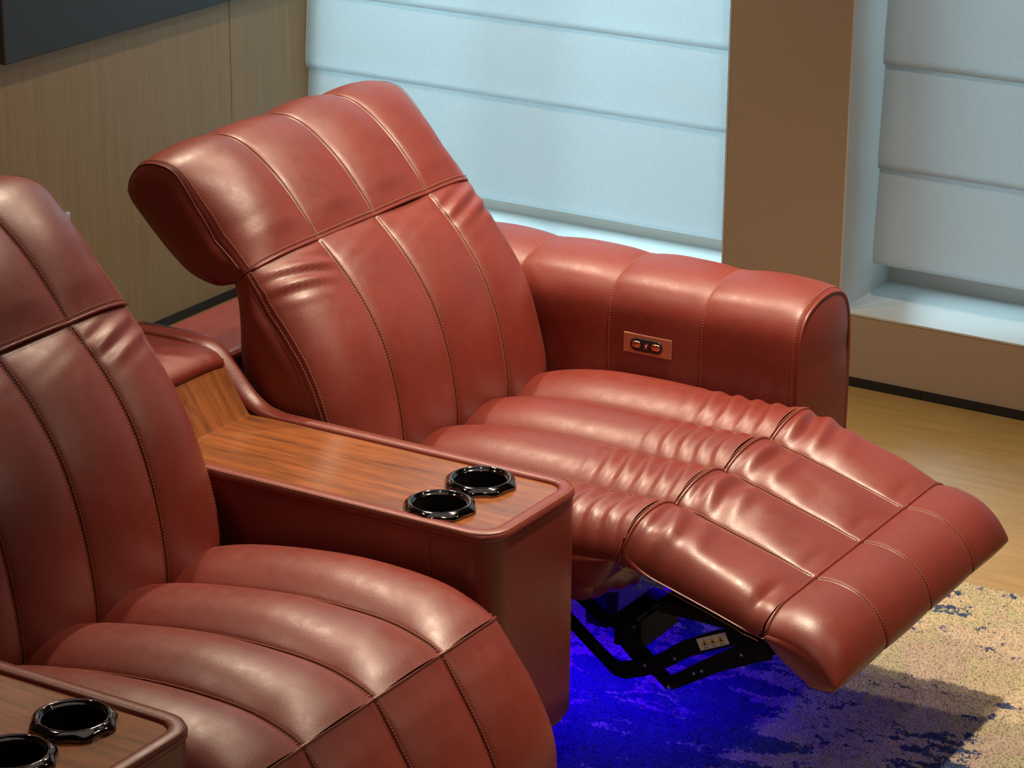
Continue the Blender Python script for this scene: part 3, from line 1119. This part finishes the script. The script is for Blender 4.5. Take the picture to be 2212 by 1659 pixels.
# warning label on the long link
ux = Vector((0.185 - 0.140, 0, 0.284 - 0.262)).normalized()
uz = Vector((-ux.z, 0, ux.x))
lc = Vector((0.158, 0.3212, 0.2705))
def lab_quad(name, cx, cz, pts, y, mat, parent):
    V = []
    for dy in (0, 0.0003):
        for a, b_ in pts:
            q = lc + ux * (cx + a) + uz * (cz + b_)
            V.append((q.x, y - dy, q.z))
    n = len(pts)
    F = [tuple(range(n)), tuple(reversed(range(n, 2 * n)))] + [(i, (i + 1) % n, n + (i + 1) % n, n + i) for i in range(n)]
    return obj(name, V, F, mat, parent, smooth=False)
hw, hh = 0.0245, 0.0088
lb = lab_quad('warning_label', 0, 0, [(-hw, -hh), (hw, -hh), (hw, hh), (-hw, hh)], 0.3218, 'paper', far)
for k in (-1, 0, 1):
    lab_quad('warning_triangle', k * 0.0135, 0.0012, [(-0.0055, -0.0045), (0.0055, -0.0045), (0, 0.0055)], 0.3213, 'yellow', lb)
    lab_quad('warning_symbol', k * 0.0135, -0.0005, [(-0.0012, -0.002), (0.0014, -0.002), (0.0006, 0.0025), (-0.0004, 0.0025)], 0.3208, 'ink', lb)
    lab_quad('fine_print', k * 0.0135, -0.0062, [(-0.0035, -0.0004), (0.0035, -0.0004), (0.0035, 0.0004), (-0.0035, 0.0004)], 0.3213, 'ink', lb)

# ------------------------------------------------------------------ consoles
def console(label, yo, seed):
    t = thing('console', label, 'console')
    W = 0.236
    ZT = 0.497
    # plan outline of the body: rounded front corners
    def outline(inset, r, n=10, xb=-0.86):
        pts = [(xb, inset)]
        x1, ya, yb_ = -inset, inset, W - inset
        for k in range(n + 1):
            a = -math.pi / 2 + math.pi / 2 * k / n
            pts.append((x1 - r + r * math.cos(a), ya + r + r * math.sin(a)))
        for k in range(n + 1):
            a = math.pi / 2 * k / n
            pts.append((x1 - r + r * math.cos(a), yb_ - r + r * math.sin(a)))
        pts.append((xb, yb_))
        # subdivide long sides
        out = []
        for a, b in zip(pts[:-1], pts[1:]):
            L = math.hypot(b[0] - a[0], b[1] - a[1])
            m = max(1, int(L / 0.03))
            for i in range(m):
                out.append((a[0] + (b[0] - a[0]) * i / m, a[1] + (b[1] - a[1]) * i / m))
        out.append(pts[-1])
        return out

    O = outline(0.0, 0.042)
    n = len(O)
    O = np.array(O)

    # height of the top edge along x (flat, then the raised rear end)
    rx = np.array([0.1, -0.50, -0.53, -0.555, -0.58, -0.605, -0.625, -0.65, -0.70, -0.9])
    rz = np.array([0.0, 0.0, 0.006, 0.024, 0.054, 0.080, 0.092, 0.095, 0.094, 0.092])

    def lift(x):
        return float(np.interp(-x, -rx, rz))

    # body: walls
    V = []
    zs = np.concatenate([[0.155], np.linspace(0.172, 0.47, 9), [0.4915]])
    for j, z in enumerate(zs):
        for i in range(n):
            f = (z - 0.155) / (0.4915 - 0.155)
            k = lift(O[i, 0]) * smooth(0.35, 1, f)
            ins = 0.012 if j == 0 else 0.0015
            c = np.array([-0.43, W / 2])
            p = O[i] + (c - O[i]) / np.linalg.norm(c - O[i]) * ins
            V.append((p[0], yo + p[1], z + float(k)))
    F = grid_faces(len(zs), n)
    # close the back
    F += [((j + 1) * n, j * n, j * n + n - 1, (j + 1) * n + n - 1) for j in range(len(zs) - 1)]
    # bottom
    F.append(tuple(range(n)))
    body = obj('body', V, F, 'leather', t)
    # rim: padded leather edge round the wood, in section a rounded bead
    IN = np.array(outline(0.0215, 0.022))
    # resample inner outline to the same count
    def res(A, m):
        L = np.concatenate([[0], np.cumsum(np.linalg.norm(np.diff(A, axis=0), axis=1))])
        q = np.linspace(0, L[-1], m)
        return np.stack([np.interp(q, L, A[:, 0]), np.interp(q, L, A[:, 1])], 1)
    m = 150
    Oo, Ii = res(O, m), res(IN, m)
    sec = [(0.20, -0.0075), (0.02, -0.0078), (-0.05, -0.0062), (-0.065, -0.0025), (-0.03, 0.0012), (0.08, 0.0042), (0.30, 0.0056), (0.55, 0.0058), (0.80, 0.0050), (0.95, 0.0022), (1.0, -0.003)]
    V = []
    for i in range(m):
        kk = lift(Oo[i, 0]) / 0.108
        for q, dz in sec:
            q = q * (1 + 0.9 * kk)
            dz = dz * (1 + 0.6 * kk) if dz > 0 else dz * (1 + 1.5 * kk * (q > 0.5))
            p = Oo[i] * (1 - q) + Ii[i] * q
            V.append((p[0], yo + p[1], ZT + dz + lift(Oo[i, 0])))
    rim = obj('rim', V, grid_faces(m, len(sec)), 'leather', t)
    st = Stitches()
    pts = np.array([(Oo[i, 0] * 0.93 + Ii[i, 0] * 0.07, yo + Oo[i, 1] * 0.93 + Ii[i, 1] * 0.07, ZT + 0.0040 + lift(Oo[i, 0])) for i in range(m)])
    nr = np.stack([Oo[:, 0] - Ii[:, 0], Oo[:, 1] - Ii[:, 1], np.full(m, 0.025)], 1)
    st.run(pts, nr, pitch=0.0052, ln=0.0038, r=0.0008)
    # vertical seams of the side
    for x in (-0.10, -0.45):
        for y, sg in ((0, -1), (W, 1)):
            z = np.linspace(0.16, 0.48, 20)
            st.run(np.stack([np.full(20, x), np.full(20, yo + y), z], 1), np.array([0, sg, 0]))
    st.build(rim)
    # wood top with two round holes
    bm = bmesh.new()
    cups = [(-0.122, 0.162), (-0.122, 0.060)]
    hr = 0.0385
    Iw = res(np.array(outline(0.019, 0.022)), 90)
    Iw = Iw[Iw[:, 0] > -0.545]
    Iw = np.vstack([[(-0.545, Iw[0, 1])], Iw, [(-0.545, Iw[-1, 1])]])
    vs = [bm.verts.new((x, yo + y, ZT)) for x, y in Iw]
    ed = [bm.edges.new((vs[i], vs[(i + 1) % len(vs)])) for i in range(len(vs))]
    for cx, cy in cups:
        hv = [bm.verts.new((cx + hr * math.cos(a), yo + cy + hr * math.sin(a), ZT)) for a in np.linspace(0, 2 * math.pi, 40, endpoint=False)]
        ed += [bm.edges.new((hv[i], hv[(i + 1) % 40])) for i in range(40)]
    bmesh.ops.triangle_fill(bm, use_beauty=True, use_dissolve=False, edges=ed)
    bmesh.ops.recalc_face_normals(bm, faces=bm.faces)
    for f in bm.faces:
        if f.normal.z < 0:
            f.normal_flip()
    bmobj('wood_top', bm, 'wood', t)
    # curved wood rise at the rear
    bend = [(-0.545 - 0.006 * math.sin(a), ZT + 0.008 * (1 - math.cos(a)) * 0.8) for a in np.linspace(0, 0.9, 7)]
    e0 = bend[-1]
    prof = np.array(bend + [(e0[0] + (-0.599 - e0[0]) * q, e0[1] + (ZT + 0.0745 - e0[1]) * q) for q in (0.1, 0.3, 0.6, 1.0)])
    V = [(p[0], yo + y, p[1]) for p in prof for y in np.linspace(0.015, W - 0.015, 6)]
    obj('wood_backrise', V, grid_faces(len(prof), 6), 'wood', t)
    # leather bolster on top of the rise
    bp, _ = spline([(-0.606, ZT + 0.064), (-0.594, ZT + 0.068), (-0.590, ZT + 0.078), (-0.600, ZT + 0.090), (-0.622, ZT + 0.097), (-0.67, ZT + 0.098), (-0.76, ZT + 0.096), (-0.855, ZT + 0.094)], 50)
    V = []
    ysb = np.linspace(0.026, W - 0.026, 18)
    for p in bp:
        for y in ysb:
            u = (y - W / 2) / (W / 2 - 0.026)
            q = 0.006 * (1 - u ** 6)
            V.append((p[0], yo + y, p[1] + q - 0.006))
    obj('bolster', V, grid_faces(50, 18), 'leather', t)
    # cup holders
    for cx, cy in cups:
        cup_holder(t, cx, yo + cy, ZT)
    for xx in (-0.78, -0.40):
        for yy in (0.05, W - 0.09):
            box('foot', (xx, yo + yy, 0.0145), (xx + 0.04, yo + yy + 0.04, 0.165), 'steel', t, 0.003)
    return t


def cup_holder(t, cx, cy, z):
    n = 96
    # (radius, lobe amount, height)
    rings = [(0.0485, 1.0, -0.002), (0.0490, 1.0, 0.002), (0.0482, 1.0, 0.0055), (0.0462, 0.9, 0.0085), (0.0435, 0.6, 0.0108), (0.0408, 0.25, 0.0118), (0.0388, 0.0, 0.0114), (0.0377, 0.0, 0.0100), (0.0373, 0.0, 0.0070), (0.0366, 0.0, 0.0072), (0.0360, 0.0, 0.0050), (0.0356, 0.0, -0.004)]
    V, F = [], []
    for r, lb_, h in rings:
        for i in range(n):
            a = 2 * math.pi * i / n
            c8 = math.cos(8 * (a - 0.2))
            rr = r + lb_ * 0.0020 * (c8 if c8 > 0 else c8 * 0.7)
            hh_ = h - lb_ * 0.0012 * max(c8, 0) * (1 if h > 0.004 else 0)
            V.append((cx + rr * math.cos(a), cy + rr * math.sin(a), z + hh_))
    for k in range(len(rings) - 1):
        for i in range(n):
            F.append((k * n + i, k * n + (i + 1) % n, (k + 1) * n + (i + 1) % n, (k + 1) * n + i))
    o = obj('cup_holder', V, F, 'chrome', t)
    V, F = [], []
    lv = [(0.0357, 0.004), (0.0350, -0.02), (0.0345, -0.072), (0.033, -0.076), (0.0, -0.076)]
    for r, h in lv:
        for i in range(48):
            a = 2 * math.pi * i / 48
            V.append((cx + r * math.cos(a), cy + r * math.sin(a), z + h))
    for k in range(len(lv) - 1):
        for i in range(48):
            F.append((k * 48 + i, k * 48 + (i + 1) % 48, (k + 1) * 48 + (i + 1) % 48, (k + 1) * 48 + i))
    obj('cup_liner', V, F, 'liner', o)


console('wood-topped leather console between the two recliners, full length in view', 0.0, 1)
console('wood-topped leather console cut off at the lower left corner', -0.85, 2)

# low leather rear body of the reclined seat, behind its console
rb = box('rear_body', (-0.971, 0.242, 0.10), (-0.80, 0.858, 0.460), 'leather', far, 0.012, 3)
